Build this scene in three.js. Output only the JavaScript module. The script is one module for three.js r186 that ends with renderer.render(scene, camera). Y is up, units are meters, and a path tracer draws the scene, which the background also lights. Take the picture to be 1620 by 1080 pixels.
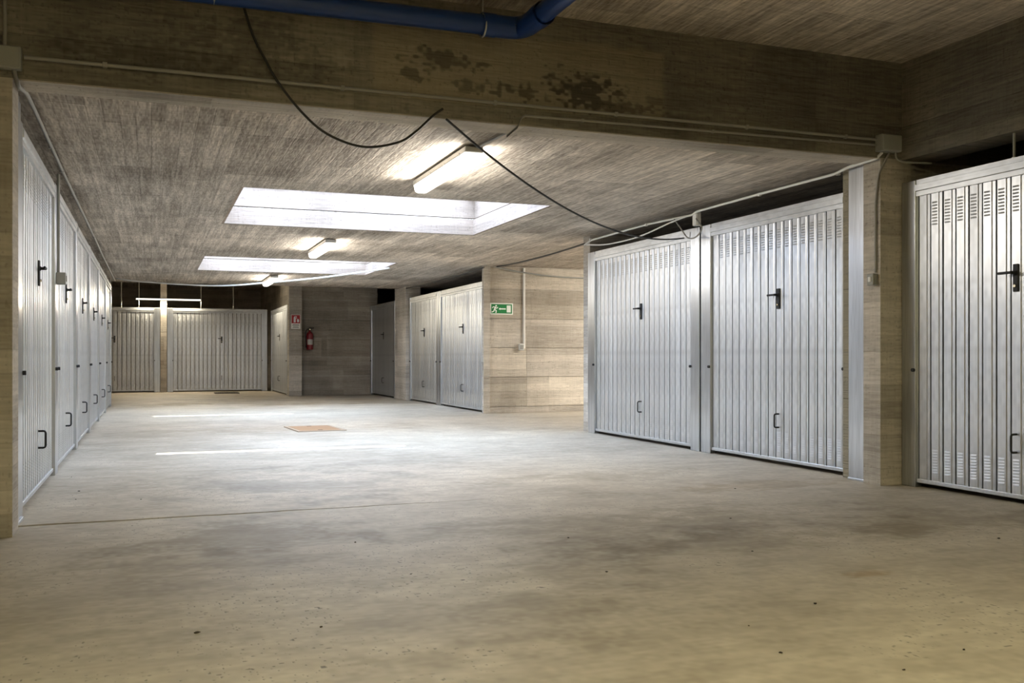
import * as THREE from 'three';
import { mergeGeometries } from 'three/addons/utils/BufferGeometryUtils.js';
import { RoundedBoxGeometry } from 'three/addons/geometries/RoundedBoxGeometry.js';
import { RectAreaLightUniformsLib } from 'three/addons/lights/RectAreaLightUniformsLib.js';

// ---------------------------------------------------------------- camera, sky, sun, exposure
// x to the right, y up, the lane runs along -z; "D" below is a distance down the lane (z = -D)
const scene = new THREE.Scene();
const YAW = Math.atan(571 / 1515);
const camera = new THREE.PerspectiveCamera(2 * Math.atan(540 / 1515) * 180 / Math.PI, 1620 / 1080, 0.05, 120);
camera.position.set(0, 1, 0);
camera.rotation.y = -YAW;
camera.setViewOffset(1620, 1080, 0, -24.5, 1620, 1080);
scene.add(camera);
const renderer = new THREE.WebGLRenderer({ antialias: true });
renderer.toneMapping = THREE.LinearToneMapping;
renderer.toneMappingExposure = 1.0;
renderer.shadowMap.enabled = true;
scene.background = new THREE.Color().setRGB(0.62, 0.78, 1.0);

const sun = new THREE.DirectionalLight(new THREE.Color().setRGB(1, 0.98, 0.95), 34);
sun.position.set(2.4 + 0.294 * 20, 20, -13.5 - 0.08 * 20);
sun.target.position.set(2.4, 0, -13.5);
sun.castShadow = true;
sun.shadow.mapSize.set(2048, 2048);
Object.assign(sun.shadow.camera, { left: -16, right: 16, top: 24, bottom: -24, near: 1, far: 45 });
scene.add(sun, sun.target);
RectAreaLightUniformsLib.init();

// daylight that the milky skylight panes let through, one area light under each pane
const DAY = new THREE.Color().setRGB(0.58, 0.73, 1.0), DAY_POWER = 11.8;
const SKYLIGHTS = [{ x0: 0.8, x1: 4.04, d0: 9.45, d1: 12.15, slit: 3.6 }, { x0: 0.78, x1: 4.0, d0: 16.15, d1: 18.8, slit: 3.25 }];
const PANE_Y = 3.14;
for (const s of SKYLIGHTS) {
  const mid = (s.d0 + s.d1) / 2;
  for (const [a, b] of [[s.d0, mid - 0.08], [mid + 0.08, s.d1]]) {
    const l = new THREE.RectAreaLight(DAY, DAY_POWER, s.x1 - s.x0 - 0.12, b - a - 0.1);
    l.position.set((s.x0 + s.x1) / 2, PANE_Y - 0.03, -(a + b) / 2);
    l.rotation.x = -Math.PI / 2;
    scene.add(l);
  }
}
const TUBE = new THREE.Color().setRGB(1.0, 0.94, 0.85);      // fluorescent tubes over the lane
const WARM = new THREE.Color().setRGB(1.0, 0.91, 0.54);      // older yellowish tubes in the front bay

const FAR = new THREE.Color().setRGB(1.0, 0.88, 0.66);       // bare tube in the far bay

// ---------------------------------------------------------------- helpers
let seed = 12345;
const rnd = () => ((seed = (seed * 1664525 + 1013904223) >>> 0) / 4294967296);
const names = new Map();
function numbered(n) { const k = names.get(n) || 0; names.set(n, k + 1); return k ? `${n}_${String(k).padStart(3, '0')}` : n; }
function thing(name, label, category, pos = [0, 0, 0], turn = 0, group) {
  const o = new THREE.Group(); o.name = numbered(name); o.position.set(...pos); o.rotation.y = turn;
  o.userData = { label, category, kind: 'thing' }; if (group) o.userData.group = group; scene.add(o); return o;
}
function part(name, geo, mat, parent) {
  const m = new THREE.Mesh(geo, mat); m.name = name; m.castShadow = m.receiveShadow = true; parent.add(m); return m;
}
function struct(name, geo, mat, label) {
  const m = new THREE.Mesh(geo, mat); m.name = numbered(name); m.castShadow = m.receiveShadow = true;
  m.userData = { kind: 'structure', label, category: 'building' }; scene.add(m); return m;
}
function structGroup(name, label) {
  const o = new THREE.Group(); o.name = numbered(name); o.userData = { kind: 'structure', label, category: 'building' }; scene.add(o); return o;
}
function single(name, geo, mat, label, category, group) {
  const m = new THREE.Mesh(geo, mat); m.name = numbered(name); m.castShadow = m.receiveShadow = true;
  m.userData = { label, category }; if (group) m.userData.group = group; scene.add(m); return m;
}
// a mesh whose origin sits at the base of its own box
function settle(m) {
  m.geometry.computeBoundingBox(); const b = m.geometry.boundingBox.clone(), c = b.getCenter(new THREE.Vector3());
  m.geometry.translate(-c.x, -b.min.y, -c.z); m.position.add(new THREE.Vector3(c.x, b.min.y, c.z)); return m;
}
// axis-aligned block in room coordinates, uv in metres: x0..x1, y0..y1, distance d0..d1
function block(x0, x1, y0, y1, d0, d1) {
  const g = new THREE.BoxGeometry(x1 - x0, y1 - y0, d1 - d0); g.translate((x0 + x1) / 2, (y0 + y1) / 2, -(d0 + d1) / 2);
  const p = g.attributes.position, n = g.attributes.normal, uv = g.attributes.uv;
  for (let i = 0; i < p.count; i++) {
    if (Math.abs(n.getX(i)) > 0.5) uv.setXY(i, -p.getZ(i), p.getY(i));
    else if (Math.abs(n.getY(i)) > 0.5) uv.setXY(i, p.getX(i), -p.getZ(i));
    else uv.setXY(i, p.getX(i), p.getY(i));
  }
  return g;
}
function bx(w, h, d, x, y, z) { const g = new THREE.BoxGeometry(w, h, d); g.translate(x, y, z); return g; }
function rb(w, h, d, x, y, z, r = 0.004) { const g = new RoundedBoxGeometry(w, h, d, 1, r); g.translate(x, y, z); return g; }
function cyl(r, h, x, y, z, axis = 'y', seg = 14, r2 = r) {
  const g = new THREE.CylinderGeometry(r2, r, h, seg); if (axis === 'x') g.rotateZ(Math.PI / 2); if (axis === 'z') g.rotateX(Math.PI / 2); g.translate(x, y, z); return g;
}
const V = (x, y, d) => new THREE.Vector3(x, y, -d);
function tube(pts, r, seg = 40, rs = 8, tension = 0.5) { return new THREE.TubeGeometry(new THREE.CatmullRomCurve3(pts, false, 'catmullrom', tension), seg, r, rs); }
function bent(pts, r, bend = 0.04, rs = 8) {           // stiff pipe with rounded corners
  const path = new THREE.CurvePath();
  let at = pts[0];
  for (let i = 1; i < pts.length; i++) {
    if (i === pts.length - 1) { path.add(new THREE.LineCurve3(at, pts[i])); break; }
    const a = pts[i].clone().sub(at).normalize(), b = pts[i + 1].clone().sub(pts[i]).normalize();
    const k = Math.min(bend, pts[i].distanceTo(at) * 0.45, pts[i].distanceTo(pts[i + 1]) * 0.45);
    const p = pts[i].clone().addScaledVector(a, -k), q = pts[i].clone().addScaledVector(b, k);
    path.add(new THREE.LineCurve3(at, p)); path.add(new THREE.QuadraticBezierCurve3(p, pts[i], q)); at = q;
  }
  const list = [];
  for (const c of path.curves) { const n = c.isLineCurve3 ? 1 : 6; for (let i = list.length ? 1 : 0; i <= n; i++) list.push(c.getPoint(i / n)); }
  const poly = new THREE.CurvePath(); for (let i = 1; i < list.length; i++) poly.add(new THREE.LineCurve3(list[i - 1], list[i]));
  class Poly extends THREE.Curve { getPoint(t) { const k = Math.min(list.length - 2, Math.floor(t * (list.length - 1))), f = t * (list.length - 1) - k; return list[k].clone().lerp(list[k + 1], f); } getPointAt(t) { return this.getPoint(t); } }
  return new THREE.TubeGeometry(new Poly(), list.length - 1, r, rs);
}
function quads(list) {       // list of 4-point faces (or 3-point), flat shaded
  const pos = [], uv = [];
  for (const q of list) {
    const tri = q.length === 4 ? [0, 1, 2, 0, 2, 3] : [0, 1, 2];
    for (const i of tri) { pos.push(...q[i]); uv.push(q[i][0], q[i][1]); }
  }
  const g = new THREE.BufferGeometry();
  g.setAttribute('position', new THREE.Float32BufferAttribute(pos, 3)); g.setAttribute('uv', new THREE.Float32BufferAttribute(uv, 2));
  g.computeVertexNormals(); return g;
}
function merged(list) { return mergeGeometries(list.map((g) => { const h = g.index ? g.toNonIndexed() : g; for (const k of Object.keys(h.attributes)) if (!['position', 'normal', 'uv'].includes(k)) h.deleteAttribute(k); return h; })); }

// ---------------------------------------------------------------- procedural textures
function hash(x, y, s) { let h = Math.imul(x, 374761393) ^ Math.imul(y, 668265263) ^ Math.imul(s, 2147483647 ^ 0x5bd1e995); h = Math.imul(h ^ (h >>> 13), 1274126177); return ((h ^ (h >>> 16)) >>> 0) / 4294967296; }
function vn(x, y, px, py, s) {           // value noise with whole periods
  let xi = Math.floor(x), yi = Math.floor(y); const fx = x - xi, fy = y - yi;
  xi = ((xi % px) + px) % px; yi = ((yi % py) + py) % py; const xj = (xi + 1) % px, yj = (yi + 1) % py;
  const u = fx * fx * (3 - 2 * fx), v = fy * fy * (3 - 2 * fy);
  const a = hash(xi, yi, s), b = hash(xj, yi, s), c = hash(xi, yj, s), d = hash(xj, yj, s);
  return a + (b - a) * u + (c - a) * v + (a - b - c + d) * u * v;
}
// noise over a w x h metre tile with cells of cx x cy metres
const field = (w, h, cx, cy, s) => { const px = Math.max(1, Math.round(w / cx)), py = Math.max(1, Math.round(h / cy)); return (x, y) => vn(x / w * px, y / h * py, px, py, s); };
const sm = (a, b, x) => { const t = Math.min(1, Math.max(0, (x - a) / (b - a))); return t * t * (3 - 2 * t); };
function texture(pw, ph, w, h, fn, withBump = true, ox = 0, oy = 0) {
  const col = new Uint8Array(pw * ph * 4), bmp = withBump ? new Uint8Array(pw * ph * 4) : null;
  for (let j = 0; j < ph; j++) for (let i = 0; i < pw; i++) {
    const c = fn((i + 0.5) / pw * w, (j + 0.5) / ph * h), k = (j * pw + i) * 4;
    for (let q = 0; q < 3; q++) col[k + q] = Math.max(0, Math.min(255, c[q])); col[k + 3] = 255;
    if (bmp) { bmp[k] = bmp[k + 1] = bmp[k + 2] = Math.max(0, Math.min(255, c[3] * 255)); bmp[k + 3] = 255; }
  }
  const mk = (data, srgb) => {
    const t = new THREE.DataTexture(data, pw, ph, THREE.RGBAFormat); t.wrapS = t.wrapT = THREE.RepeatWrapping; t.magFilter = THREE.LinearFilter; t.minFilter = THREE.LinearMipmapLinearFilter; t.generateMipmaps = true;
    if (srgb) t.colorSpace = THREE.SRGBColorSpace; t.repeat.set(1 / w, 1 / h); t.offset.set(-ox / w, -oy / h); t.needsUpdate = true; return t;
  };
  return { map: mk(col, true), bumpMap: bmp ? mk(bmp, false) : null };
}
const mix3 = (a, b, t) => [a[0] + (b[0] - a[0]) * t, a[1] + (b[1] - a[1]) * t, a[2] + (b[2] - a[2]) * t];

// board-marked concrete: boards run along v (ceiling) or along u (beams, walls)
function boardConcrete({ pw, ph, w, h, board, length, along, dark, light, s, seam = 0.5, grain = 1, blotch = 1 }) {
  const [gx, gy] = along === 'v' ? [0.009, 0.07] : [0.07, 0.009], [mx, my] = along === 'v' ? [0.02, 0.5] : [0.5, 0.02];
  const g1 = field(w, h, gx, gy, s), g2 = field(w, h, mx, my, s + 1), cross = field(w, h, along === 'v' ? 0.12 : 0.012, along === 'v' ? 0.012 : 0.12, s + 2);
  const b1 = field(w, h, 0.9, 0.9, s + 3), b2 = field(w, h, 0.28, 0.28, s + 4), sp = field(w, h, 0.016, 0.016, s + 5), b3 = field(w, h, 2.4, 2.4, s + 6);
  const nb = Math.round((along === 'v' ? w : h) / board), len = along === 'v' ? h : w, bw = (along === 'v' ? w : h) / nb, ns = Math.max(1, Math.round(len / length));
  return (x, y) => {
    const a = along === 'v' ? x : y, l = along === 'v' ? y : x, k = Math.min(nb - 1, Math.floor(a / bw)), e = a / bw - k;
    const group = Math.floor(k / 6), off = hash(group, 3, s) * len / ns, q = Math.floor((l + off) / len * ns) % ns, le = ((l + off) / len * ns) % 1;
    const tone = hash(k, q, s + 9) - 0.5, patch = hash(group, q, s + 10) - 0.5;
    const edge = Math.max(sm(0.06, 0, e), sm(0.94, 1, e)) * (0.35 + 0.65 * hash(k, 1, s + 11)), butt = sm(0.012, 0, Math.min(le, 1 - le)) * 0.5;
    let t = 0.5 + 0.22 * tone + 0.22 * patch + grain * (0.34 * (g1(x, y) - 0.5) + 0.3 * (g2(x, y) - 0.5) + 0.16 * (cross(x, y) - 0.5)) + blotch * (0.3 * (b1(x, y) - 0.5) + 0.22 * (b2(x, y) - 0.5) + 0.3 * (b3(x, y) - 0.5));
    const pit = sm(0.80, 0.93, sp(x, y)) * (0.25 + 0.5 * b2(x, y));
    t -= seam * (edge * 0.32 + butt * 0.3) + pit * 0.3;
    const c = mix3(dark, light, Math.max(-0.15, Math.min(1.15, t)));
    return [c[0], c[1], c[2], 0.55 + 0.3 * (g1(x, y) - 0.5) + 0.15 * tone - edge * 0.35 - pit * 0.4, t];
  };
}
const ceilFn = boardConcrete({ w: 7, h: 8, board: 0.1, length: 1.6, along: 'v', dark: [116, 107, 96], light: [230, 219, 204], s: 11, grain: 1.15 });
const ceilTex = texture(2048, 2048, 7, 8, ceilFn);
const wallFn = boardConcrete({ w: 4, h: 2.6, board: 0.13, length: 2, along: 'u', dark: [120, 113, 102], light: [222, 214, 201], s: 31, seam: 0.3, grain: 0.5 });
const wallTex = texture(1024, 1024, 4, 2.6, wallFn);
// the cross beam has a pale repaired stretch in the middle and dark damp blotches on it
const bW = 7, bH = 0.9, bFn = boardConcrete({ w: bW, h: bH, board: 0.15, length: 3.5, along: 'u', dark: [76, 72, 64], light: [158, 151, 137], s: 51, seam: 0.3, blotch: 1.1, grain: 0.7 });
const bN = field(bW, bH, 0.14, 0.1, 61), bN2 = field(bW, bH, 0.03, 0.02, 62), bN3 = field(bW, bH, 0.5, 0.3, 63);
const blots = [[2.72, 0.31, 0.27, 0.10, 1], [2.25, 0.27, 0.30, 0.055, 0.8], [1.78, 0.42, 0.22, 0.06, 0.75], [1.55, 0.30, 0.1, 0.05, 0.7], [3.05, 0.23, 0.26, 0.035, 0.7], [0.55, 0.38, 0.4, 0.16, 0.35], [1.95, 0.26, 0.12, 0.05, 0.6], [3.3, 0.30, 0.08, 0.02, 0.5], [0.0, 0.25, 0.4, 0.1, 0.35]];
const beamTex = texture(2048, 512, bW, bH, (x, y) => {
  const c = bFn(x, y), X = x - 1, n = bN(x, y) - 0.5, f = bN2(x, y) - 0.5;
  const pale = sm(1.28, 1.34, X + n * 0.02) * sm(3.42, 3.36, X + n * 0.02) * sm(0.14, 0.17, y + n * 0.02) * sm(0.66, 0.60, y - 0.02 * (X - 2) + n * 0.04);
  let r = mix3(c, [c[0] * 0.55 + 78, c[1] * 0.55 + 71, c[2] * 0.55 + 58], pale * 0.8), dk = 0;
  for (const [bx0, by0, rx, ry, k] of blots) { const e = Math.hypot((X - bx0) / rx, (y - by0) / ry) + n * 0.9 + f * 1.6 + (bN3(x, y) - 0.5) * 0.5; dk = Math.max(dk, k * sm(1.25, 0.45, e)); }
  const k = 1 - 0.42 * dk; return [r[0] * k, r[1] * k, r[2] * k, c[3]];
}, true, -1, 2.5);
// floor: dusty power-floated concrete, brown and grey stains, scuffs, grit marks
const fW = 8, fH = 16;
const f1 = field(fW, fH, 1.6, 1.6, 71), f2 = field(fW, fH, 0.5, 0.45, 72), f3 = field(fW, fH, 0.14, 0.11, 73), f4 = field(fW, fH, 0.03, 0.03, 74), f5 = field(fW, fH, 0.011, 0.012, 75), f6 = field(fW, fH, 0.35, 0.06, 76), f7 = field(fW, fH, 0.09, 0.02, 77);
const fblots = [[0.95, 7.6, 0.95, 0.85, 0.55, 0], [0.45, 5.5, 0.6, 0.42, 0.8, 1], [0.2, 4.9, 0.9, 0.25, 0.4, 1], [2.6, 5.2, 1.3, 0.45, 0.4, 1], [3.3, 4.4, 1.2, 0.3, 0.45, 1], [1.5, 3.6, 0.35, 0.22, 0.5, 1], [4.6, 4.5, 0.8, 0.35, 0.5, 1], [2.2, 4.6, 0.55, 0.2, 0.35, 1], [3.1, 3.55, 0.12, 0.05, 0.9, 2], [1.0, 3.1, 0.5, 0.12, 0.4, 1], [3.5, 7.3, 0.9, 0.3, 0.3, 1], [2.6, 9, 1.3, 0.25, 0.2, 0], [1.9, 13.6, 1.2, 0.5, 0.25, 2], [4.4, 6.3, 0.7, 0.2, 0.4, 2], [1.4, 4.1, 0.7, 0.2, 0.3, 1], [5.0, 3.3, 0.6, 0.3, 0.35, 1]];
const floorTex = texture(2048, 2048, fW, fH, (x, y) => {
  const X = x - 1.5, n3 = f3(x, y) - 0.5, n4 = f4(x, y) - 0.5, n2 = f2(x, y) - 0.5;
  let t = 0.55 + 0.32 * (f1(x, y) - 0.5) + 0.3 * n2 + 0.24 * n3 + 0.2 * n4 + 0.14 * (f6(x, y) - 0.5) + 0.12 * (f7(x, y) - 0.5);
  let c = mix3([132, 122, 106], [206, 197, 180], t);
  for (const [bx0, by0, rx, ry, k, kind] of fblots) {
    const e = Math.hypot((X - bx0) / rx, (y - by0) / ry) + n2 * 0.9 + n3 * 0.9 + n4 * 0.4, a = 0.6 * k * sm(1.35, 0.3, e);
    if (a > 0) c = mix3(c, [[c[0] * 0.72, c[1] * 0.74, c[2] * 0.77], [c[0] * 0.74, c[1] * 0.70, c[2] * 0.6], [c[0] * 0.85, c[1] * 0.74, c[2] * 0.58]][kind], a);
  }
  const pit = sm(0.86, 0.94, f5(x, y)) * sm(0.5, 0.75, f2(x, y) * 0.6 + f3(x, y) * 0.4);
  const k = 1 - 0.4 * pit; return [c[0] * k, c[1] * k, c[2] * k, 0.5 + 0.25 * n4 + 0.2 * n3 - 0.4 * pit];
}, true, -1.5, 0);
// zinc spangle
const z1 = field(1.2, 2.4, 0.03, 0.05, 81), z2 = field(1.2, 2.4, 0.2, 0.5, 82), z3 = field(1.2, 2.4, 0.008, 0.3, 83);
const zincTex = texture(512, 1024, 1.2, 2.4, (x, y) => { const t = 216 + 20 * (z1(x, y) - 0.5) + 22 * (z2(x, y) - 0.5) + 12 * (z3(x, y) - 0.5); return [t, t + 1, t + 2, 0]; }, false);
const zincRough = texture(512, 1024, 1.2, 2.4, (x, y) => { const t = 96 + 40 * (z1(x, y) - 0.5) + 50 * (z2(x, y) - 0.5); return [t, t, t, 0]; }, false); zincRough.map.colorSpace = THREE.NoColorSpace;

const lin = (r, g, b) => new THREE.Color().setRGB(r, g, b);
const std = (o) => new THREE.MeshStandardMaterial(o);
const M = {
  ceil: std({ ...ceilTex, bumpScale: 0.006, roughness: 0.95 }),
  wall: std({ ...wallTex, bumpScale: 0.006, roughness: 0.95 }),
  beam: std({ ...beamTex, bumpScale: 0.006, roughness: 0.95 }),
  floor: std({ ...floorTex, bumpScale: 0.003, roughness: 0.62 }),
  shaft: std({ ...wallTex, color: lin(0.74, 0.65, 0.61), bumpScale: 0.003, roughness: 0.95 }),
  plain: std({ ...wallTex, bumpScale: 0.004, roughness: 0.95 }),
  zinc: std({ map: zincTex.map, color: lin(0.93, 0.94, 0.95), metalness: 0.9, roughness: 0.36 }),
  zincB: std({ map: zincTex.map, color: lin(0.89, 0.90, 0.91), metalness: 0.9, roughness: 0.42 }),
  zincPost: std({ map: zincTex.map, color: lin(0.84, 0.86, 0.89), metalness: 0.95, roughness: 0.28 }),
  black: std({ color: lin(0.010, 0.010, 0.011), roughness: 0.6 }),
  brass: std({ color: lin(0.75, 0.66, 0.45), metalness: 1, roughness: 0.25 }),
  pvc: std({ color: lin(0.30, 0.29, 0.26), roughness: 0.5 }),
  pvcWhite: std({ color: lin(0.74, 0.73, 0.69), roughness: 0.5 }),
  boxGrey: std({ color: lin(0.30, 0.30, 0.27), roughness: 0.6 }),
  cable: std({ color: lin(0.02, 0.018, 0.015), roughness: 0.5 }),
  blue: std({ color: lin(0.010, 0.045, 0.21), roughness: 0.35 }),
  steel: std({ color: lin(0.6, 0.6, 0.58), metalness: 1, roughness: 0.35 }),
  pane: new THREE.MeshPhysicalMaterial({ color: lin(0.80, 0.92, 1.0), transmission: 0.25, thickness: 0, roughness: 1, side: THREE.DoubleSide }),
  frame: std({ color: lin(0.55, 0.56, 0.57), metalness: 0.6, roughness: 0.5 }),
  lampBody: std({ color: lin(0.55, 0.55, 0.53), roughness: 0.5 }),
  glow: std({ color: lin(0.9, 0.9, 0.88), emissive: TUBE, emissiveIntensity: 2.2, roughness: 0.5 }),
  glowWarm: std({ color: lin(0.9, 0.9, 0.85), emissive: WARM, emissiveIntensity: 2.2, roughness: 0.5 }),
  mortar: std({ color: lin(0.30, 0.27, 0.20), roughness: 1, bumpMap: wallTex.bumpMap, bumpScale: 0.02 }),
  rust: std({ color: lin(0.36, 0.22, 0.12), roughness: 0.85 }),
  rustFrame: std({ color: lin(0.42, 0.33, 0.24), roughness: 0.8 }),
  dirt: std({ color: lin(0.05, 0.04, 0.03), roughness: 1 }),
  red: std({ color: lin(0.24, 0.014, 0.02), roughness: 0.3 }),
};

// ---------------------------------------------------------------- shell
const CEIL = 2.62, BEAM = 2.54, HIGH = 3.3, TOP = 3.55, XL = -0.755, XR = 5.42;
const XO = -6.5, XE = 14.5, DN = -7.2, DF = 34;         // outer limits
// the floor is two pours that leave a dark tapering joint between them
{
  const f = structGroup('floor', 'dusty concrete floor of the garage lane');
  const slab = (pts, name) => {
    const g = new THREE.ExtrudeGeometry(new THREE.Shape(pts.map(([x, d]) => new THREE.Vector2(x, d))), { depth: 0.2, bevelEnabled: false });
    g.rotateX(-Math.PI / 2); g.translate(0, -0.2, 0);
    const p = g.attributes.position, uv = g.attributes.uv; for (let i = 0; i < p.count; i++) uv.setXY(i, p.getX(i), -p.getZ(i));
    part(name, g, M.floor, f);
  };
  const edge = (x) => 6.295 + (x + 0.7) * 0.024, wig = (x) => 0.006 * Math.sin(x * 9) + 0.004 * Math.sin(x * 23 + 1);
  const front = [[XO - 0.2, DN - 0.2], [XE + 0.2, DN - 0.2], [XE + 0.2, edge(5.4)]], back = [[XE + 0.2, DF + 0.2], [XO - 0.2, DF + 0.2], [XO - 0.2, edge(-0.9) + 0.03]];
  for (let x = 5.4; x >= -0.91; x -= 0.1) front.push([x, edge(x) + wig(x)]);
  front.push([XO - 0.2, edge(-0.9)]);
  for (let x = -0.9; x <= 5.41; x += 0.1) back.push([x, edge(x) + wig(x) + 0.004 + 0.05 * Math.max(0, 1 - (x + 0.7) / 3)]);
  back.push([XE + 0.2, edge(5.4) + 0.004]);
  slab(front, 'front_slab'); slab(back, 'rear_slab');
  part('joint_bed', block(XO, XE, -0.26, -0.05 - 0.151, 6.0, 6.8), M.dirt, f);
}
// low ceiling of the lane with two skylight openings
{
  const pieces = [], [a, b] = SKYLIGHTS, e0 = 6.2, e1 = 22.3;
  const put = (x0, x1, d0, d1) => pieces.push(block(x0, x1, CEIL, CEIL + 0.22, d0, d1));
  put(XO, a.x0, e0, e1); put(4.04, XE, e0, e1);
  put(a.x0, 4.04, e0, a.d0); put(a.x0, 4.04, a.d1, b.d0); put(a.x0, 4.04, b.d1, e1);
  pieces.push(block(4.0, 4.04, CEIL, CEIL + 0.22, b.d0, b.d1));
  struct('ceiling', merged(pieces), M.ceil, 'low board-marked concrete ceiling over the lane');
}
struct('ceiling', block(XO, XE, HIGH, TOP, DN, 5.95), M.ceil, 'high dark concrete ceiling of the front bay');
struct('ceiling', block(XO, XE, HIGH, TOP, 22.3, DF), M.ceil, 'high dark concrete ceiling of the far bay');
{
  const b = structGroup('ceiling_beam', 'deep stained concrete cross beam above the lane');
  part('beam_body', block(XO, XE, BEAM + 0.008, TOP, 5.95, 6.2), M.beam, b); part('soffit', block(XO, XE, BEAM, BEAM + 0.008, 5.953, 6.2), M.wall, b);
}
struct('ceiling_beam', block(XO, XE, CEIL + 0.0, TOP, 22.05, 22.3), M.ceil, 'far concrete beam where the low ceiling ends');
struct('ceiling_beam', block(5.51, 5.8, BEAM, HIGH, DN, 5.95), M.beam, 'concrete beam along the right above the nearest garage door');
// outer shell
struct('wall_left', block(XO - 0.2, XO, 0, TOP, DN, DF), M.plain, 'outer concrete wall behind the left garages');
struct('wall_right', block(XE, XE + 0.2, 0, TOP, DN, DF), M.plain, 'outer concrete wall behind the right garages');
struct('wall_back', block(XO, XE, 0, TOP, DF, DF + 0.2), M.plain, 'outer concrete wall behind the far garages');
struct('wall_front', block(XO, XE, 0, TOP, DN - 0.2, DN), M.plain, 'concrete wall behind the camera');
// cast courses: a backing wall with separate lifts of concrete that stand a little proud of the joints
function courses(parent, x0, x1, d, thick, ys, mats, split) {
  part('wall_core', block(x0, x1, 0, ys[ys.length - 1], d + 0.012, d + thick), M.plain, parent);
  for (let i = 1; i < ys.length; i++) {
    const xs = split && split[i] ? [x0, split[i], x1] : [x0, x1];
    for (let k = 1; k < xs.length; k++) {
      const j = 0.006, out = 0.004 * hash(i, k, 7);
      part('cast_course', block(xs[k - 1] + (k > 1 ? 0.004 : 0), xs[k], ys[i - 1] + (i > 1 ? j : 0), ys[i] - j, d - out, d + 0.012), mats[(i + k) % mats.length], parent);
    }
  }
}
{
  const w = structGroup('wall_side', 'board-marked concrete end wall with the green exit sign');
  const tone = (r, g, b) => std({ ...wallTex, color: lin(r, g, b), bumpScale: 0.006, roughness: 0.95 });
  courses(w, 5.6, XE, 16.1, 0.2, [0, 0.11, 0.64, 1.166, 1.683, 2.222, CEIL], [tone(0.92, 0.90, 0.86), tone(1.12, 1.10, 1.06), tone(0.98, 0.97, 0.96)], { 2: 6.35, 3: 6.35 });
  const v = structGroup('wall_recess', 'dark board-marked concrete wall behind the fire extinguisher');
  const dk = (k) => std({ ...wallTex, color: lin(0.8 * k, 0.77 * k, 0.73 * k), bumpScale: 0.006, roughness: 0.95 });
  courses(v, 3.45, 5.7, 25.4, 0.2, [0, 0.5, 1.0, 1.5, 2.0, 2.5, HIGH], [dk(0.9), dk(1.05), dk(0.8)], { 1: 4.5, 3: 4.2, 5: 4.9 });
}
struct('wall_aisle', block(5.46, XE, 0, CEIL, 11.55, 11.75), M.plain, 'concrete wall between the right garages and the side aisle');
struct('wall_row', block(XO, XL - 0.02, 0, CEIL, 21.2, 21.4), M.plain, 'concrete wall ending the left row of garages');
struct('wall_far', block(XO, -2.4, 0, HIGH, 29.0, 29.2), M.plain, 'concrete wall left of the far garage doors');
struct('wall_bay', block(5.55, 5.75, 0, BEAM, DN, 3.9), M.plain, 'concrete wall of the front bay on the right');
struct('wall_bay', block(-2.4, -2.2, 0, HIGH, DN, 5.95), M.plain, 'concrete wall of the front bay on the left');
struct('wall_box', block(5.6, XE, 0, BEAM, 6.0, 6.2), M.plain, 'concrete wall between two right garages behind the pillar');
struct('wall_box', block(XO, -1.2, 0, BEAM, 6.0, 6.2), M.plain, 'concrete wall closing the left garages behind the pillar');
struct('wall_box', block(3.55, 3.75, 0, HIGH, 25.6, DF), M.plain, 'concrete wall between the far garages');
struct('pillar', block(5.30, 5.60, 0, BEAM, 5.95, 6.14), M.wall, 'concrete pillar carrying the right end of the cross beam');
struct('pillar', block(-1.3, -0.72, 0, BEAM, 5.95, 6.2), M.wall, 'concrete pillar at the left edge carrying the cross beam');
struct('pillar', block(3.30, 3.62, 0, HIGH, 24.9, 25.25), M.wall, 'far concrete pillar with the fire extinguisher sign');
struct('pillar', block(5.50, 5.85, 0, HIGH, 21.55, 22.6), M.wall, 'concrete pillar between the far right garage doors');
struct('pillar', block(0.25, 0.42, 0, HIGH, 29.0, 29.3), M.wall, 'slim dark concrete pillar between the two far garage doors');
struct('pillar', block(5.50, 5.62, 0, CEIL, 16.02, 16.1), M.wall, 'concrete edge of the wall beside the exit sign');
// steel strip and mortar between pillar and door
{
  const t = thing('steel_post', 'flat pale galvanised steel post against the right concrete pillar', 'post', [5.345, 0, -6.25]);
  part('plate', rb(0.03, 2.56, 0.2, 0, 1.28, 0, 0.004), M.zincPost, t);
  part('foot', rb(0.035, 0.02, 0.22, 0.0, 0.01, 0, 0.004), M.zincB, t);
  const u = thing('steel_post', 'galvanised steel post between the left concrete pillar and the first left door', 'post', [XL - 0.01, 0, -6.4]);
  part('plate', rb(0.03, 2.56, 0.16, 0, 1.28, -0.105, 0.004), M.zincPost, u); part('plate', rb(0.03, 2.56, 0.19, 0.012, 1.28, 0.085, 0.004), M.zincPost, u);
  part('foot', rb(0.06, 0.02, 0.38, 0.0, 0.01, 0, 0.004), M.zincB, u);
  struct('trim_1', block(5.40, 5.5, 0, 2.55, 6.36, 6.50), M.mortar, 'rough mortar strip beside the steel post');
}
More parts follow.
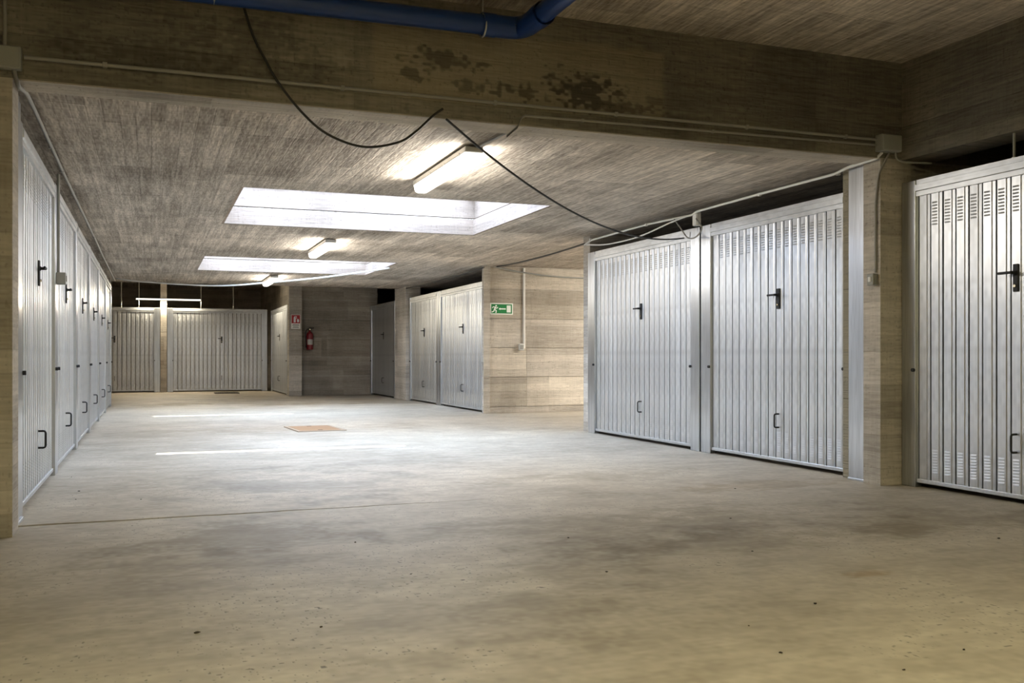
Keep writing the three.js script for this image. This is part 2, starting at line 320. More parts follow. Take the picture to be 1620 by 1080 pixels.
// skylight shafts
SKYLIGHTS.forEach((s, i) => {
  const w = structGroup('window_' + (i + 1), i ? 'far skylight opening in the low ceiling' : 'near large skylight opening in the low ceiling');
  const t = 0.12, y0 = CEIL + 0.232, y1 = PANE_Y, o = 0.006;
  const mid = (s.d0 + s.d1) / 2;
  part('kerb_wall', block(s.x0 - t, s.x0 - o, y0, y1, s.d0 - t, s.d1 + t), M.shaft, w);
  part('kerb_wall', block(s.x1 + o, s.x1 + t, y0, y1, s.d0 - t, s.d1 + t), M.shaft, w);
  part('kerb_wall', block(s.x0 - o, s.x1 + o, y0, y1, s.d0 - t, s.d0 - o), M.shaft, w);
  part('kerb_wall', block(s.x0 - o, s.x1 + o, y0, y1, s.d1 + o, s.d1 + t), M.shaft, w);
  // plastered reveals of the slab below the kerb
  const r0 = CEIL, r1 = CEIL + 0.206, k = 0.03;
  part('reveal', block(s.x0, s.x0 + k, r0 + 0.004, r1, s.d0, s.d1), M.shaft, w);
  part('reveal', block(s.x1 - k, s.x1, r0 + 0.004, r1, s.d0, s.d1), M.shaft, w);
  part('reveal', block(s.x0 + k, s.x1 - k, r0 + 0.004, r1, s.d0, s.d0 + k), M.shaft, w);
  part('reveal', block(s.x0 + k, s.x1 - k, r0 + 0.004, r1, s.d1 - k, s.d1), M.shaft, w);
  for (const [a, b] of [[s.d0 - 0.1, mid - 0.08], [mid + 0.08, s.d1 + 0.1]]) part('pane', block(s.x0 - 0.1, s.x1 + 0.1, y1 + 0.005, y1 + 0.009, a, b), M.pane, w);
  part('cover_strip', block(s.slit, s.x1 + 0.1, y1 + 0.012, y1 + 0.02, mid - 0.12, mid + 0.12), M.frame, w);
  part('frame', merged([block(s.x0 - t, s.x0 + 0.02, y1, y1 + 0.03, s.d0 - t, s.d1 + t), block(s.x1 - 0.02, s.x1 + t, y1, y1 + 0.03, s.d0 - t, s.d1 + t), block(s.x0, s.x1, y1, y1 + 0.03, s.d0 - t, s.d0 + 0.02), block(s.x0, s.x1, y1, y1 + 0.03, s.d1 - 0.02, s.d1 + t)]), M.frame, w);
});

// ---------------------------------------------------------------- garage doors
const PITCH = 0.118;
const staveCache = new Map();
function stave(p, h, louvred) {
  const key = [p.toFixed(4), h.toFixed(3), louvred].join(); if (staveCache.has(key)) return staveCache.get(key);
  const q = [], a = 0.008, b = 0.078, s0 = 0.016, s1 = 0.066, F = (x0, x1, y0, y1) => q.push([[x0, y0, 0], [x1, y0, 0], [x1, y1, 0], [x0, y1, 0]]);
  const strip = (x0, z0, x1, z1) => q.push([[x0, 0, z0], [x1, 0, z1], [x1, h, z1], [x0, h, z0]]);
  strip(a, -0.03, a, 0);
  strip(b, 0, 0.086, -0.004); strip(0.086, -0.004, p - 0.012, -0.004); strip(p - 0.012, -0.004, p - 0.006, -0.001); strip(p - 0.006, -0.001, p - 0.006, -0.03);
  if (!louvred) F(a, b, 0, h);
  else {
    F(a, s0, 0, h); F(s1, b, 0, h);
    const ys = []; for (let i = 0; i < 9; i++) ys.push(0.07 + i * 0.021); for (let i = 0; i < 8; i++) ys.push(h - 0.075 - (7 - i) * 0.0235);
    let at = 0;
    for (const y of ys) {
      const top = y + 0.0115; F(s0, s1, at, y); at = top;
      q.push([[s0, y, 0.0024], [s1, y, 0.0024], [s1, top, 0], [s0, top, 0]]);
      q.push([[s0, y, 0], [s0, y, 0.0024], [s0, top, 0]], [[s1, y, 0.0024], [s1, y, 0], [s1, top, 0]]);
    }
    F(s0, s1, at, h);
  }
  const g = quads(q); staveCache.set(key, g); return g;
}
const profCache = new Map();
function headerGeo(w) {
  const k = w.toFixed(3); if (profCache.has(k)) return profCache.get(k);
  const s = new THREE.Shape([[0.06, 0], [0, 0], [0, 0.035], [-0.012, 0.04], [-0.012, 0.085], [0.004, 0.09], [0.004, 0.125], [0.06, 0.125]].map(([z, y]) => new THREE.Vector2(z, y)));
  const g = new THREE.ExtrudeGeometry(s, { depth: w, bevelEnabled: false }); g.rotateY(Math.PI / 2); g.translate(-w / 2, 0, 0); profCache.set(k, g); return g;
}
const leverGeo = merged([cyl(0.011, 0.045, 0, 0, 0.03, 'z'), rb(0.115, 0.019, 0.016, -0.05, 0, 0.052, 0.006), cyl(0.017, 0.012, 0, 0, 0.012, 'z')]);
const plateGeo = rb(0.044, 0.19, 0.012, 0, 0, 0.006, 0.005), cylGeo = cyl(0.010, 0.012, 0, -0.055, 0.016, 'z'), capGeo = cyl(0.014, 0.02, 0, 0, 0.01, 'z', 12);
const pullGeo = bent([new THREE.Vector3(0, 0.062, 0), new THREE.Vector3(0, 0.062, 0.05), new THREE.Vector3(0, -0.062, 0.05), new THREE.Vector3(0, -0.062, 0)], 0.0075, 0.02);
// local frame: centre of the door's base at the origin, front towards +z
function garageDoor({ label, at, turn, w, h = 2.377, p0 = 0.16, p1 = 0.16, handle = 1.54, pull = 0.41, hx = 0, flip = 1, smooth = false }) {
  const t = thing('garage_door', label, 'garage door', [at[0], 0, -at[1]], turn, 'galvanised garage doors');
  const L = -w / 2 + p0, R = w / 2 - p1, lw = R - L, hh = h - 0.125, y0 = 0.052, lh = hh - y0;
  if (p0 > 0.02) part('frame_post', rb(p0, h, 0.07, -w / 2 + p0 / 2, h / 2, -0.035, 0.006), M.zincPost, t);
  if (p1 > 0.02) part('frame_post', rb(p1, h, 0.07, w / 2 - p1 / 2, h / 2, -0.035, 0.006), M.zincPost, t);
  const hd = part('header', headerGeo(lw - 0.004), M.zincB, t); hd.position.set((L + R) / 2, hh, -0.006);
  const n = Math.max(3, Math.round((lw - 0.02) / PITCH)), p = (lw - 0.02) / n;
  for (let i = 0; i < n; i++) {
    const m = part('stave', stave(p, lh, !smooth && i > 0 && i < n), rnd() < 0.7 ? M.zinc : M.zincB, t);
    m.position.set(L + 0.01 + i * p, y0, -0.026); m.rotation.y = (rnd() - 0.5) * 0.008; m.rotation.x = (rnd() - 0.5) * 0.002;
  }
  for (const x of [L + 0.005, R - 0.005]) part('leaf_edge', bx(0.01, lh, 0.03, x, y0 + lh / 2, -0.036), M.zincB, t);
  part('bottom_rail', rb(lw, 0.03, 0.04, (L + R) / 2, y0 - 0.002, -0.036, 0.004), M.zincB, t);
  const cx = L + 0.01 + (Math.round(n / 2) + 0.37) * p + hx;
  const pl = part('handle_plate', plateGeo, M.black, t); pl.position.set(cx, handle, -0.026);
  const lv = part('lever', leverGeo, M.black, pl); lv.position.y = 0.035; lv.scale.x = flip;
  part('key_cylinder', cylGeo, M.brass, pl);
  const pu = part('pull_handle', pullGeo, M.black, t); pu.position.set(cx, pull, -0.026);
  for (const x of [L - 0.012, R + 0.012]) { const c = part('pivot_cap', capGeo, M.black, t); c.position.set(x, 0.9, p0 > 0.02 || x > 0 ? 0 : -0.02); }
  return t;
}
const RIGHT = -Math.PI / 2, LEFT = Math.PI / 2;
// right row (facing the lane): local +x points towards the camera
const span = (a, b) => ({ w: b - a, mid: (a + b) / 2 });
function doorRight(x, d0, d1, o) { garageDoor({ ...o, at: [x, (d0 + d1) / 2], turn: RIGHT, w: d1 - d0 }); }
// the stave order runs away-to-near: p0 is the far post, p1 the near post
doorRight(XR, 8.77, 11.53, { label: 'garage door beside the side aisle, left of the pair right of the exit sign', p0: 0.2, p1: 0.18 });
doorRight(XR, 6.5, 8.74, { label: 'garage door between the pale steel post and the door beside the aisle', p0: 0.18, p1: 0.02 });
doorRight(5.5, 3.95, 5.94, { label: 'nearest garage door, cut by the right edge of the picture', p0: 0.14, p1: 0.14, h: 2.36 });
doorRight(5.57, 16.12, 19.1, { label: 'garage door directly left of the green exit sign', p0: 0.16, p1: 0.14, h: 2.36 });
doorRight(5.57, 19.12, 21.5, { label: 'garage door between the exit sign door and the far right pillar', p0: 0.1, p1: 0.14, h: 2.36 });
doorRight(5.5, 22.62, 25.38, { label: 'garage door beyond the far right pillar, next to the dark recess wall', p0: 0.12, p1: 0.12, h: 2.36 });
doorRight(3.3, 25.28, 28.95, { label: 'beige-lit narrow-looking garage door behind the pillar with the red sign', p0: 0.12, p1: 0.12, h: 2.36, smooth: true });
const leftWords = ['nearest door of the left row, beside the left concrete pillar', 'second door of the left row, grey switch box at its near edge', 'third door of the left row', 'fourth door of the left row', 'fifth door of the left row', 'last and farthest door of the left row'];
leftWords.forEach((s, i) => {
  const a = 6.6 + 2.42 * i;
  garageDoor({ label: 'galvanised garage door, ' + s, at: [XL, a + 1.21], turn: LEFT, w: 2.41, h: 2.47, p0: 0.12, p1: 0.10, handle: 1.62, pull: 0.39, flip: 1 });
});
garageDoor({ label: 'left one of the two far garage doors facing the camera', at: [-1.06, 29.0], turn: 0, w: 2.6, h: 2.4, handle: 1.5, pull: 0.4 });
garageDoor({ label: 'right one of the two far garage doors, behind the small floor grate', at: [1.82, 29.0], turn: 0, w: 2.78, h: 2.4, handle: 1.5, pull: 0.4 });

// ---------------------------------------------------------------- lamps
function capsulePrism(w, h, len) {                     // tub-shaped diffuser: rounded trapezoid section, closed ends
  const s = new THREE.Shape(); s.moveTo(-w / 2, 0); s.lineTo(w / 2, 0); s.lineTo(w / 2 - 0.008, -h * 0.55); s.quadraticCurveTo(w / 2 - 0.015, -h, w / 2 - 0.05, -h); s.lineTo(-w / 2 + 0.05, -h); s.quadraticCurveTo(-w / 2 + 0.015, -h, -w / 2 + 0.008, -h * 0.55); s.closePath();
  const g = new THREE.ExtrudeGeometry(s, { depth: len - 0.03, bevelEnabled: true, bevelThickness: 0.015, bevelSize: 0.012, bevelOffset: -0.012, bevelSegments: 3 }); g.translate(0, 0, -(len - 0.03) / 2); return g;
}
function area(color, power, w, h, pos, look, parent) { const l = new THREE.RectAreaLight(color, power, w, h); parent.add(l); l.position.set(...pos); const q = new THREE.Object3D(); q.position.set(...pos); const m = new THREE.Matrix4().lookAt(new THREE.Vector3(...pos), new THREE.Vector3(...look), Math.abs(look[1] - pos[1]) > 0.5 ? new THREE.Vector3(0, 0, 1) : new THREE.Vector3(0, 1, 0)); l.quaternion.setFromRotationMatrix(m); return l; }
function ceilingLamp(label, x, d, y, len, turn, { color = TUBE, down = 85, side = 85, glow = M.glow } = {}) {
  const t = thing('ceiling_lamp', label, 'lamp', [x, y, -d], turn, 'fluorescent ceiling lamps');
  part('housing', rb(0.15, 0.045, len, 0, -0.0225 - 0.012, 0, 0.01), M.lampBody, t);
  for (const k of [-0.33, 0.33]) part('mounting_pad', bx(0.06, 0.014, 0.08, 0, -0.007, len * k), M.lampBody, t);
  const g = capsulePrism(0.145, 0.068, len - 0.02); g.translate(0, -0.058, 0); part('diffuser', g, glow, t);
  for (const k of [-0.4, -0.13, 0.13, 0.4]) for (const q of [-0.077, 0.077]) part('clip', bx(0.006, 0.03, 0.02, q, -0.055, k * len), M.lampBody, t);
  area(color, down, 0.09, len - 0.06, [0, -0.132, 0], [0, -2, 0], t);
  for (const s of [-1, 1]) area(color, side, len - 0.06, 0.05, [s * 0.079, -0.09, 0], [s * 2, -0.09, 0], t);
  return t;
}
ceilingLamp('nearest tube lamp on the low ceiling, in front of the large skylight', 2.31, 7.72, CEIL, 1.56, 0);
ceilingLamp('tube lamp on the low ceiling between the two skylights', 2.30, 13.9, CEIL, 1.56, 0);
ceilingLamp('farthest small-looking tube lamp on the low ceiling beyond both skylights', 2.28, 20.1, CEIL, 1.56, 0);
ceilingLamp('tube lamp on the high ceiling of the front bay above the camera', 1.3, 0.4, HIGH, 1.56, 0, { color: WARM, down: 300, side: 12, glow: M.glowWarm });
ceilingLamp('tube lamp on the high ceiling behind the camera', 1.3, -4.6, HIGH, 1.56, 0, { color: WARM, down: 300, side: 12, glow: M.glowWarm });
ceilingLamp('tube lamp in the side aisle behind the right doors', 9.4, 13.8, CEIL, 1.56, Math.PI / 2, { color: new THREE.Color().setRGB(1, 0.965, 0.9), down: 400, side: 400 });
{
  // bare tube on a batten, across the post between the far doors
  const t = thing('tube_lamp', 'long bare fluorescent tube mounted across the far pillar above the doors', 'lamp', [0.47, 2.6, -28.9], 0);
  part('batten', rb(1.78, 0.05, 0.05, 0, 0.03, -0.045, 0.006), M.lampBody, t);
  part('tube', cyl(0.019, 1.72, 0, 0.03, 0.03, 'x', 12), M.glow, t);
  for (const k of [-0.875, 0.875]) part('lamp_holder', bx(0.03, 0.06, 0.09, k, 0.03, 0), M.lampBody, t);
  area(FAR, 320, 1.7, 0.04, [0, 0.03, 0.055], [0, 0.03, 2], t);
  area(FAR, 320, 1.7, 0.04, [0, 0.003, 0.03], [0, -2, 0.03], t);
}

// ---------------------------------------------------------------- pipes, conduits, cables
{
  const t = thing('water_pipe', 'blue plastic pipe with an elbow in front of the cross beam', 'pipe', [1.2, 3.1, -5.78]);
  const loc = (x, y, d) => new THREE.Vector3(x - 1.2, y - 3.1, -(d - 5.78));
  const y = 3.12, r = 0.062;
  part('straight_run', tube([loc(-2.1, y - 0.05, 5.78), loc(0.5, y - 0.02, 5.78), loc(2.0, y, 5.78)], r, 12, 20), M.blue, t);
  part('elbow', bent([loc(1.99, y, 5.78), loc(2.25, y, 5.78), loc(2.27, y + 0.005, 5.50)], r + 0.008, 0.12, 20), M.blue, t);
  part('collar', tube([loc(1.97, y, 5.78), loc(2.06, y, 5.78)], r + 0.012, 2, 20), M.blue, t);
  part('collar', tube([loc(2.268, y + 0.005, 5.56), loc(2.272, y + 0.005, 5.46)], r + 0.013, 2, 20), M.blue, t);
  part('straight_run', tube([loc(2.27, y + 0.005, 5.52), loc(2.32, y + 0.01, 2.5), loc(2.36, y + 0.02, -2)], r, 8, 20), M.blue, t);
  for (const x of [0.34, 1.98]) {
    const k = part('pipe_clamp', new THREE.TorusGeometry(r + 0.006, 0.007, 6, 24).rotateY(Math.PI / 2), M.steel, t); k.position.copy(loc(x, y - 0.01, 5.78));
    const q = part('clamp_rod', cyl(0.006, 0.1, 0, 0.118, 0, 'y', 8), M.steel, t); q.position.copy(loc(x, y - 0.01, 5.78));
  }
}
function conduit(name, label, pts, r, mat, clips = []) {
  const t = thing(name, label, 'conduit', [pts[0].x, pts[0].y, pts[0].z]);
  part('tube', bent(pts.map((p) => p.clone().sub(pts[0])), r, 0.05), mat, t);
  for (const c of clips) { const m = part('clip', rb(r * 2.2, r * 2.6, r * 2.4, 0, 0, 0, 0.003), mat, t); m.position.copy(c.clone().sub(pts[0])); }
  return t;
}
const lerpV = (a, b, ts) => ts.map((t) => a.clone().lerp(b, t));
{
  const a = V(-0.66, 2.665, 5.935), b = V(5.25, 2.68, 5.935);
  conduit('conduit', 'long upper grey conduit along the cross beam between both junction boxes', [a, b], 0.0115, M.pvc, lerpV(a, b, [0.07, 0.3, 0.47, 0.62, 0.8, 0.95]));
  const c = V(2.31, 2.605, 5.936), e = V(5.25, 2.638, 5.936);
  conduit('conduit', 'lower grey conduit branching from the beam to the nearest ceiling lamp', [e, c, V(2.28, 2.53, 5.936), V(2.30, 2.525, 6.22), V(2.38, 2.6, 6.32), V(2.33, 2.6, 6.935)], 0.009, M.pvc, lerpV(c, e, [0.15, 0.5, 0.85]));
  const l = thing('junction_box', 'grey junction box at the upper left corner', 'junction box', [-0.735, 2.585, -5.93], 0);
  part('body', rb(0.13, 0.125, 0.06, 0, 0.0625, 0.012, 0.006), M.boxGrey, l); part('lid', rb(0.118, 0.113, 0.012, 0, 0.0625, 0.046, 0.004), M.boxGrey, l);
  const r = thing('junction_box', 'grey junction box at the right end of the cross beam', 'junction box', [5.34, 2.585, -5.91], 0);
  part('body', rb(0.19, 0.13, 0.08, 0, 0.065, 0.0, 0.006), M.boxGrey, r); part('lid', rb(0.178, 0.118, 0.012, 0, 0.065, 0.044, 0.004), M.boxGrey, r);
  conduit('conduit', 'vertical grey conduit above the upper left junction box', [V(-0.755, 2.7, 5.935), V(-0.755, 3.28, 5.935)], 0.011, M.pvc);
  // from the left box along the top of the left doors
  const p = [V(-0.71, 2.59, 5.93), V(-0.69, 2.5, 5.94), V(-0.69, 2.56, 6.3), V(-0.70, 2.585, 6.8), V(-0.71, 2.59, 9.0), V(-0.70, 2.57, 11.4), V(-0.71, 2.595, 13.8), V(-0.70, 2.56, 16.2), V(-0.71, 2.59, 18.6), V(-0.70, 2.57, 21.3)];
  conduit('conduit', 'long grey conduit along the ceiling edge above the left doors', p, 0.0125, M.pvc, [8, 9.0, 10.2, 11.4, 12.6, 13.8, 16.2, 18.6].map((d) => V(-0.71, 2.59, d)));
  // along the right doors
  const q = [V(5.30, 2.585, 5.93), V(5.27, 2.54, 5.96), V(5.28, 2.535, 6.3), V(5.32, 2.52, 6.5), V(5.35, 2.53, 7.6), V(5.34, 2.52, 8.7), V(5.35, 2.50, 8.8), V(5.36, 2.53, 9.8), V(5.36, 2.52, 11.3), V(5.36, 2.48, 11.5)];
  conduit('conduit', 'pale conduit above the pair of right doors beside the steel post', q, 0.012, M.pvcWhite, [6.5, 7.6, 9.8, 11.3].map((d) => V(5.35, 2.525, d)));
  // down the pillar to a switch
  conduit('conduit', 'thin grey conduit down the right pillar to the switch', [V(5.36, 2.585, 5.92), V(5.29, 2.42, 5.96), V(5.288, 2.2, 5.99), V(5.288, 1.66, 5.99)], 0.009, M.pvc);
  conduit('conduit', 'short curved conduit from the right junction box towards the nearest door', [V(5.40, 2.59, 5.90), V(5.41, 2.53, 5.90), V(5.47, 2.51, 5.88), V(5.66, 2.5, 5.8)], 0.008, M.pvc);
  const s = thing('light_switch', 'small grey switch box on the right concrete pillar', 'switch', [5.30, 1.56, -6.01], RIGHT);
  part('body', rb(0.07, 0.09, 0.05, 0, 0.045, 0.025, 0.006), M.boxGrey, s); part('button', rb(0.03, 0.04, 0.01, 0, 0.045, 0.053, 0.003), M.pvcWhite, s);
  const m = thing('light_switch', 'grey switch box between the first two left doors', 'switch', [-0.755, 1.62, -9.02], LEFT);
  part('body', rb(0.10, 0.10, 0.075, 0, 0.05, 0.0375, 0.006), M.boxGrey, m); part('button', rb(0.03, 0.05, 0.01, 0, 0.05, 0.077, 0.003), M.pvc, m);
  conduit('conduit', 'vertical dark conduit above the switch box on the left doors', [V(-0.74, 2.56, 9.02), V(-0.74, 1.72, 9.02)], 0.012, M.boxGrey);
  // clamp head where the two right doors meet
  const k = thing('junction_box', 'small pale junction box at the top between the right pair of doors', 'junction box', [5.38, 2.38, -8.75], RIGHT);
  part('body', rb(0.08, 0.14, 0.05, 0, 0.07, 0.0, 0.005), M.pvcWhite, k); part('lid', rb(0.07, 0.13, 0.01, 0, 0.07, 0.029, 0.003), M.pvcWhite, k);
}
const cableOf = (label, pts, r, mat, seg = 60) => settle(single('cable', tube(pts, r, seg, 7), mat, label, 'cable'));
const hang = (a, b, sag, n = 10) => Array.from({ length: n + 1 }, (_, i) => { const t = i / n; return a.clone().lerp(b, t).add(new THREE.Vector3(0, -4 * sag * t * (1 - t), 0)); });
cableOf('black cable hanging in a deep loop in front of the cross beam', [[0.46, 3.29], [0.507, 3.12], [0.569, 2.924], [0.643, 2.781], [0.717, 2.656], [0.867, 2.479], [1.021, 2.364], [1.236, 2.307], [1.457, 2.352], [1.581, 2.438], [1.685, 2.54], [1.75, 2.59]].map(([x, y]) => V(x, y, 5.9)), 0.008, M.cable);
cableOf('black cable strung from the cross beam across to the right doors', hang(V(1.78, 2.53, 5.92), V(5.33, 2.27, 8.93), 0.25, 14), 0.008, M.cable);
cableOf('pale cable slung over the top of the aisle-side door', [V(5.34, 2.5, 8.85), V(5.32, 2.47, 9.2), V(5.31, 2.40, 9.9), V(5.31, 2.40, 10.7), V(5.34, 2.47, 11.4)], 0.009, M.pvcWhite);
cableOf('pale cable loop hanging around the small box between the right doors', [V(5.34, 2.50, 9.15), V(5.32, 2.38, 8.98), V(5.31, 2.26, 8.82), V(5.31, 2.25, 8.66), V(5.32, 2.33, 8.56), V(5.35, 2.45, 8.72)], 0.008, M.pvc);
cableOf('long white cable sagging across the far end of the lane', [V(-0.655, 2.58, 20.9), V(-0.05, 2.475, 20.2), V(0.93, 2.38, 19.4), V(1.5, 2.37, 19.0), V(1.95, 2.40, 18.7), V(2.6, 2.45, 18.3), V(3.2, 2.51, 17.9), V(4.02, 2.60, 16.9)], 0.016, M.pvcWhite);
cableOf('dark cable from the hook above the exit sign to the aisle-side door', hang(V(5.73, 2.6, 15.95), V(5.37, 2.5, 11.52), 0.03), 0.013, M.cable);
cableOf('brown cable sagging across the wall above the exit sign', hang(V(5.74, 2.6, 16.05), V(8.6, 2.55, 16.03), 0.12), 0.014, M.boxGrey);
cableOf('dark cable along the ceiling edge above the doors left of the exit sign', hang(V(5.5, 2.58, 16.0), V(5.5, 2.58, 21.5), 0.03), 0.014, M.cable);
{
  const t = conduit('conduit', 'white vertical conduit on the wall right of the exit sign', [V(6.29, 2.6, 16.075), V(6.29, 1.16, 16.075)], 0.024, M.pvcWhite);
  const s = thing('wall_socket', 'small white socket box at the foot of the white conduit', 'socket', [6.23, 1.12, -16.1], 0);
  part('body', rb(0.09, 0.12, 0.08, 0, 0.06, 0.04, 0.008), M.pvcWhite, s); part('cover', rb(0.06, 0.08, 0.012, 0, 0.06, 0.084, 0.004), M.boxGrey, s);
}
[-0.78, -0.32, 1.35, 2.25].forEach((x, i) => {
  const t = thing('hanger_rod', ['leftmost thin rod above the far left door', 'thin rod above the far left door next to the pillar', 'thin rod above the middle of the far right door', 'rightmost thin rod above the far right door'][i], 'rod', [x, 2.395, -29.03], 0, 'hanger rods above the far doors');
  part('rod', cyl(0.012, HIGH - 2.4, 0, (HIGH - 2.4) / 2, 0, 'y', 8), M.steel, t); part('nut', cyl(0.022, 0.02, 0, 0.02, 0, 'y', 6), M.steel, t);
});
{
  const t = thing('hanger_rod', 'short rod above the nearest right garage door', 'rod', [5.56, 2.355, -4.95]);
  part('rod', cyl(0.009, 0.19, 0, 0.095, 0, 'y', 8), M.pvc, t); part('nut', cyl(0.016, 0.015, 0, 0.012, 0, 'y', 6), M.steel, t);
}

// ---------------------------------------------------------------- signs, extinguisher, floor fittings
function canvasTex(w, h, draw) { const c = document.createElement('canvas'); c.width = w; c.height = h; draw(c.getContext('2d')); const t = new THREE.CanvasTexture(c); t.colorSpace = THREE.SRGBColorSpace; return t; }
{
  const tex = canvasTex(512, 256, (g) => {
    g.fillStyle = '#eef3ea'; g.fillRect(0, 0, 512, 256); g.fillStyle = '#067a3c'; g.fillRect(22, 22, 468, 212);
    g.strokeStyle = g.fillStyle = '#f6fbf4'; g.lineCap = 'round'; g.lineJoin = 'round'; g.lineWidth = 24;
    g.beginPath(); g.arc(132, 62, 20, 0, 7); g.fill();
    const line = (...p) => { g.beginPath(); g.moveTo(p[0], p[1]); for (let i = 2; i < p.length; i += 2) g.lineTo(p[i], p[i + 1]); g.stroke(); };
    g.lineWidth = 34; line(112, 96, 98, 142); g.lineWidth = 20; line(112, 92, 64, 84, 50, 108); line(114, 98, 146, 118, 168, 96); g.lineWidth = 24; line(102, 146, 134, 170, 128, 214); line(92, 146, 78, 184, 42, 202);
    g.fillRect(200, 116, 150, 26); g.beginPath(); g.moveTo(188, 129); g.lineTo(226, 100); g.lineTo(226, 158); g.fill();
    g.fillRect(372, 48, 92, 160);
  });
  const t = thing('exit_sign', 'green emergency exit sign with running figure, arrow and white door', 'sign', [5.862, 1.755, -16.095]);
  part('board', rb(0.44, 0.21, 0.014, 0, 0.105, 0.008, 0.005), M.pvcWhite, t);
  const f = part('printed_face', new THREE.PlaneGeometry(0.43, 0.2), std({ map: tex, roughness: 0.4 }), t); f.position.set(0, 0.105, 0.0165);
}
{
  const tex = canvasTex(256, 400, (g) => {
    g.fillStyle = '#e9e6e0'; g.fillRect(0, 0, 256, 400); g.fillStyle = '#a3121a'; g.fillRect(10, 10, 236, 236); g.fillStyle = '#f2eeee';
    g.fillRect(70, 90, 56, 130); g.beginPath(); g.arc(98, 90, 28, 0, 7); g.fill(); g.fillRect(90, 44, 16, 30); g.fillRect(96, 42, 54, 12); g.fillRect(140, 50, 14, 70);
    g.beginPath(); g.moveTo(172, 216); g.quadraticCurveTo(150, 160, 180, 110); g.quadraticCurveTo(190, 150, 206, 120); g.quadraticCurveTo(232, 180, 208, 216); g.fill();
    g.fillStyle = '#55504c'; for (const [y, w] of [[276, 170], [300, 190], [340, 150], [362, 180]]) g.fillRect(128 - w / 2, y, w, 12);
  });
  const t = thing('fire_sign', 'red and white fire extinguisher sign on the far pillar', 'sign', [3.465, 1.72, -24.895]);
  part('board', rb(0.235, 0.365, 0.01, 0, 0.1825, 0.006, 0.004), M.pvcWhite, t);
  const f = part('printed_face', new THREE.PlaneGeometry(0.23, 0.36), std({ map: tex, roughness: 0.5 }), t); f.position.set(0, 0.1825, 0.0125);
  const e = thing('fire_extinguisher', 'red fire extinguisher hanging on the dark recess wall', 'extinguisher', [3.88, 1.19, -25.28]);
  part('cylinder', new THREE.LatheGeometry([[0, 0], [0.075, 0], [0.088, 0.012], [0.088, 0.38], [0.08, 0.42], [0.05, 0.46], [0.025, 0.47], [0.025, 0.5], [0, 0.5]].map(([x, y]) => new THREE.Vector2(x, y)), 28), M.red, e);
  part('label_band', new THREE.CylinderGeometry(0.0885, 0.0885, 0.14, 28, 1, true, -0.9, 1.8).translate(0, 0.2, 0), std({ color: lin(0.55, 0.5, 0.45), roughness: 0.5, side: THREE.DoubleSide }), e);
  part('valve', merged([cyl(0.022, 0.05, 0, 0.52, 0), rb(0.05, 0.03, 0.03, 0.01, 0.545, 0, 0.006), rb(0.13, 0.014, 0.022, 0.05, 0.575, 0, 0.005), rb(0.11, 0.012, 0.02, 0.045, 0.555, 0, 0.005)]), M.black, e);
  part('gauge', cyl(0.018, 0.014, 0, 0.53, 0.028, 'z'), M.brass, e);
  part('hose', tube([[-0.01, 0.54, 0], [-0.07, 0.53, 0.02], [-0.115, 0.44, 0.02], [-0.108, 0.28, 0.02], [-0.1, 0.14, 0.02]].map((p) => new THREE.Vector3(...p)), 0.011, 24, 8), M.black, e);
  part('nozzle', cyl(0.02, 0.09, -0.1, 0.1, 0.02, 'y', 12, 0.011), M.black, e);
  part('wall_bracket', merged([rb(0.05, 0.16, 0.03, 0, 0.43, -0.105, 0.004), rb(0.19, 0.02, 0.02, 0, 0.33, -0.098, 0.004)]), M.black, e);
}
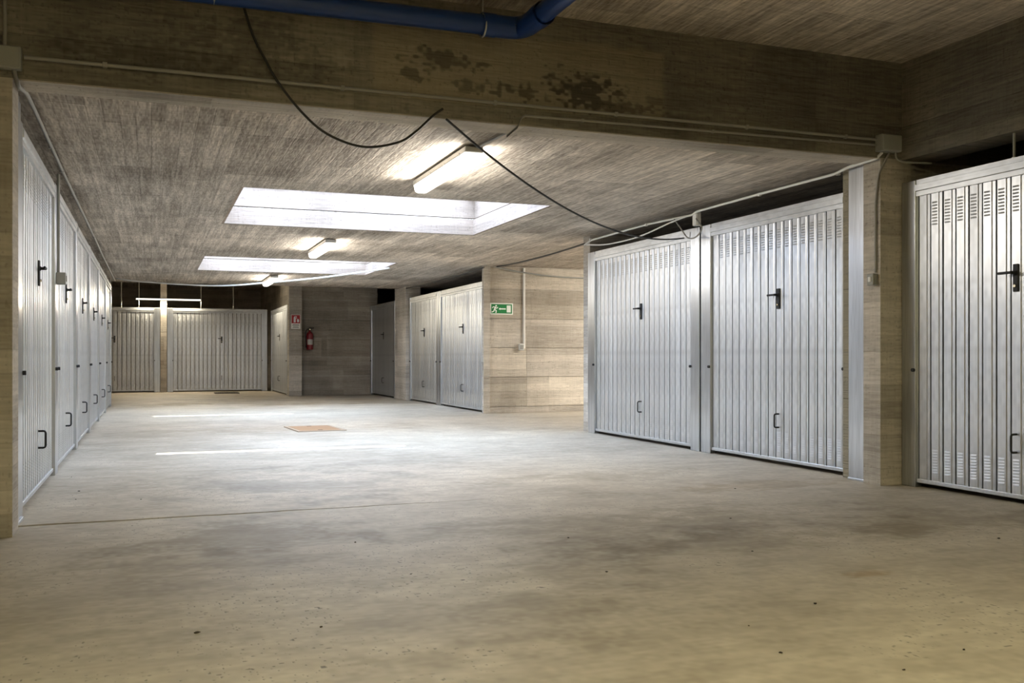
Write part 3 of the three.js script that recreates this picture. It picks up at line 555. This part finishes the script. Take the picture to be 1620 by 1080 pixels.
{
  const t = thing('manhole_cover', 'rusty brown square drain cover set in the lane floor', 'drain cover', [2.13, 0, -13.45], 0.06);
  part('frame', merged([bx(0.66, 0.012, 0.05, 0, 0.006, 0.47), bx(0.66, 0.012, 0.05, 0, 0.006, -0.47), bx(0.05, 0.012, 0.9, 0.305, 0.006, 0), bx(0.05, 0.012, 0.9, -0.305, 0.006, 0)]), M.rustFrame, t);
  part('lid', rb(0.55, 0.012, 0.88, 0, 0.006, 0, 0.003), M.rust, t);
  for (const k of [-0.36, 0.36]) part('lift_slot', bx(0.06, 0.003, 0.03, 0, 0.0125, k), M.dirt, t);
  const g = thing('floor_grate', 'small dark floor grate before the far right door', 'floor grate', [1.95, 0, -27.5]);
  part('frame', merged([bx(0.62, 0.02, 0.04, 0, 0.01, 0.3), bx(0.62, 0.02, 0.04, 0, 0.01, -0.3), bx(0.04, 0.02, 0.6, 0.3, 0.01, 0), bx(0.04, 0.02, 0.6, -0.3, 0.01, 0)]), M.dirt, g);
  for (let i = -4; i <= 4; i++) part('bar', bx(0.025, 0.016, 0.56, i * 0.06, 0.008, 0), M.dirt, g);
}
// crumbs of dirt lying about
[[1.03, 5.128], [4.365, 3.986], [2.894, 4.174], [3.358, 5.071], [1.12, 4.291], [0.589, 3.565], [0.156, 3.65], [2.08, 3.021], [1.989, 2.706], [2.596, 2.515], [2.249, 2.42], [4.147, 6.202], [-0.502, 7.808], [-0.066, 7.205], [-0.62, 8.76], [-0.494, 7.366], [1.981, 4.008], [2.156, 4.839], [2.518, 3.197]].forEach(([x, d]) => {
  const g = new THREE.IcosahedronGeometry(1, 1), p = g.attributes.position, s = Math.floor(rnd() * 999);
  for (let i = 0; i < p.count; i++) { const k = 0.7 + 0.5 * hash(Math.round(p.getX(i) * 50), Math.round(p.getY(i) * 50 + p.getZ(i) * 90), s); p.setXYZ(i, p.getX(i) * k, p.getY(i) * k, p.getZ(i) * k); }
  const r = 0.003 + rnd() * 0.004; g.scale(r * (1 + rnd()), r * 0.5, r); g.computeVertexNormals(); g.rotateY(rnd() * 3); g.computeBoundingBox(); g.translate(0, -g.boundingBox.min.y, 0);
  const m = single('dirt_crumb', g, M.dirt, d > 6.3 ? 'tiny dark crumb lying on the pale floor beyond the joint' : 'tiny dark crumb lying on the brownish floor before the joint', 'debris', 'crumbs on the floor'); m.position.set(x, 0, -d);
});

renderer.render(scene, camera);
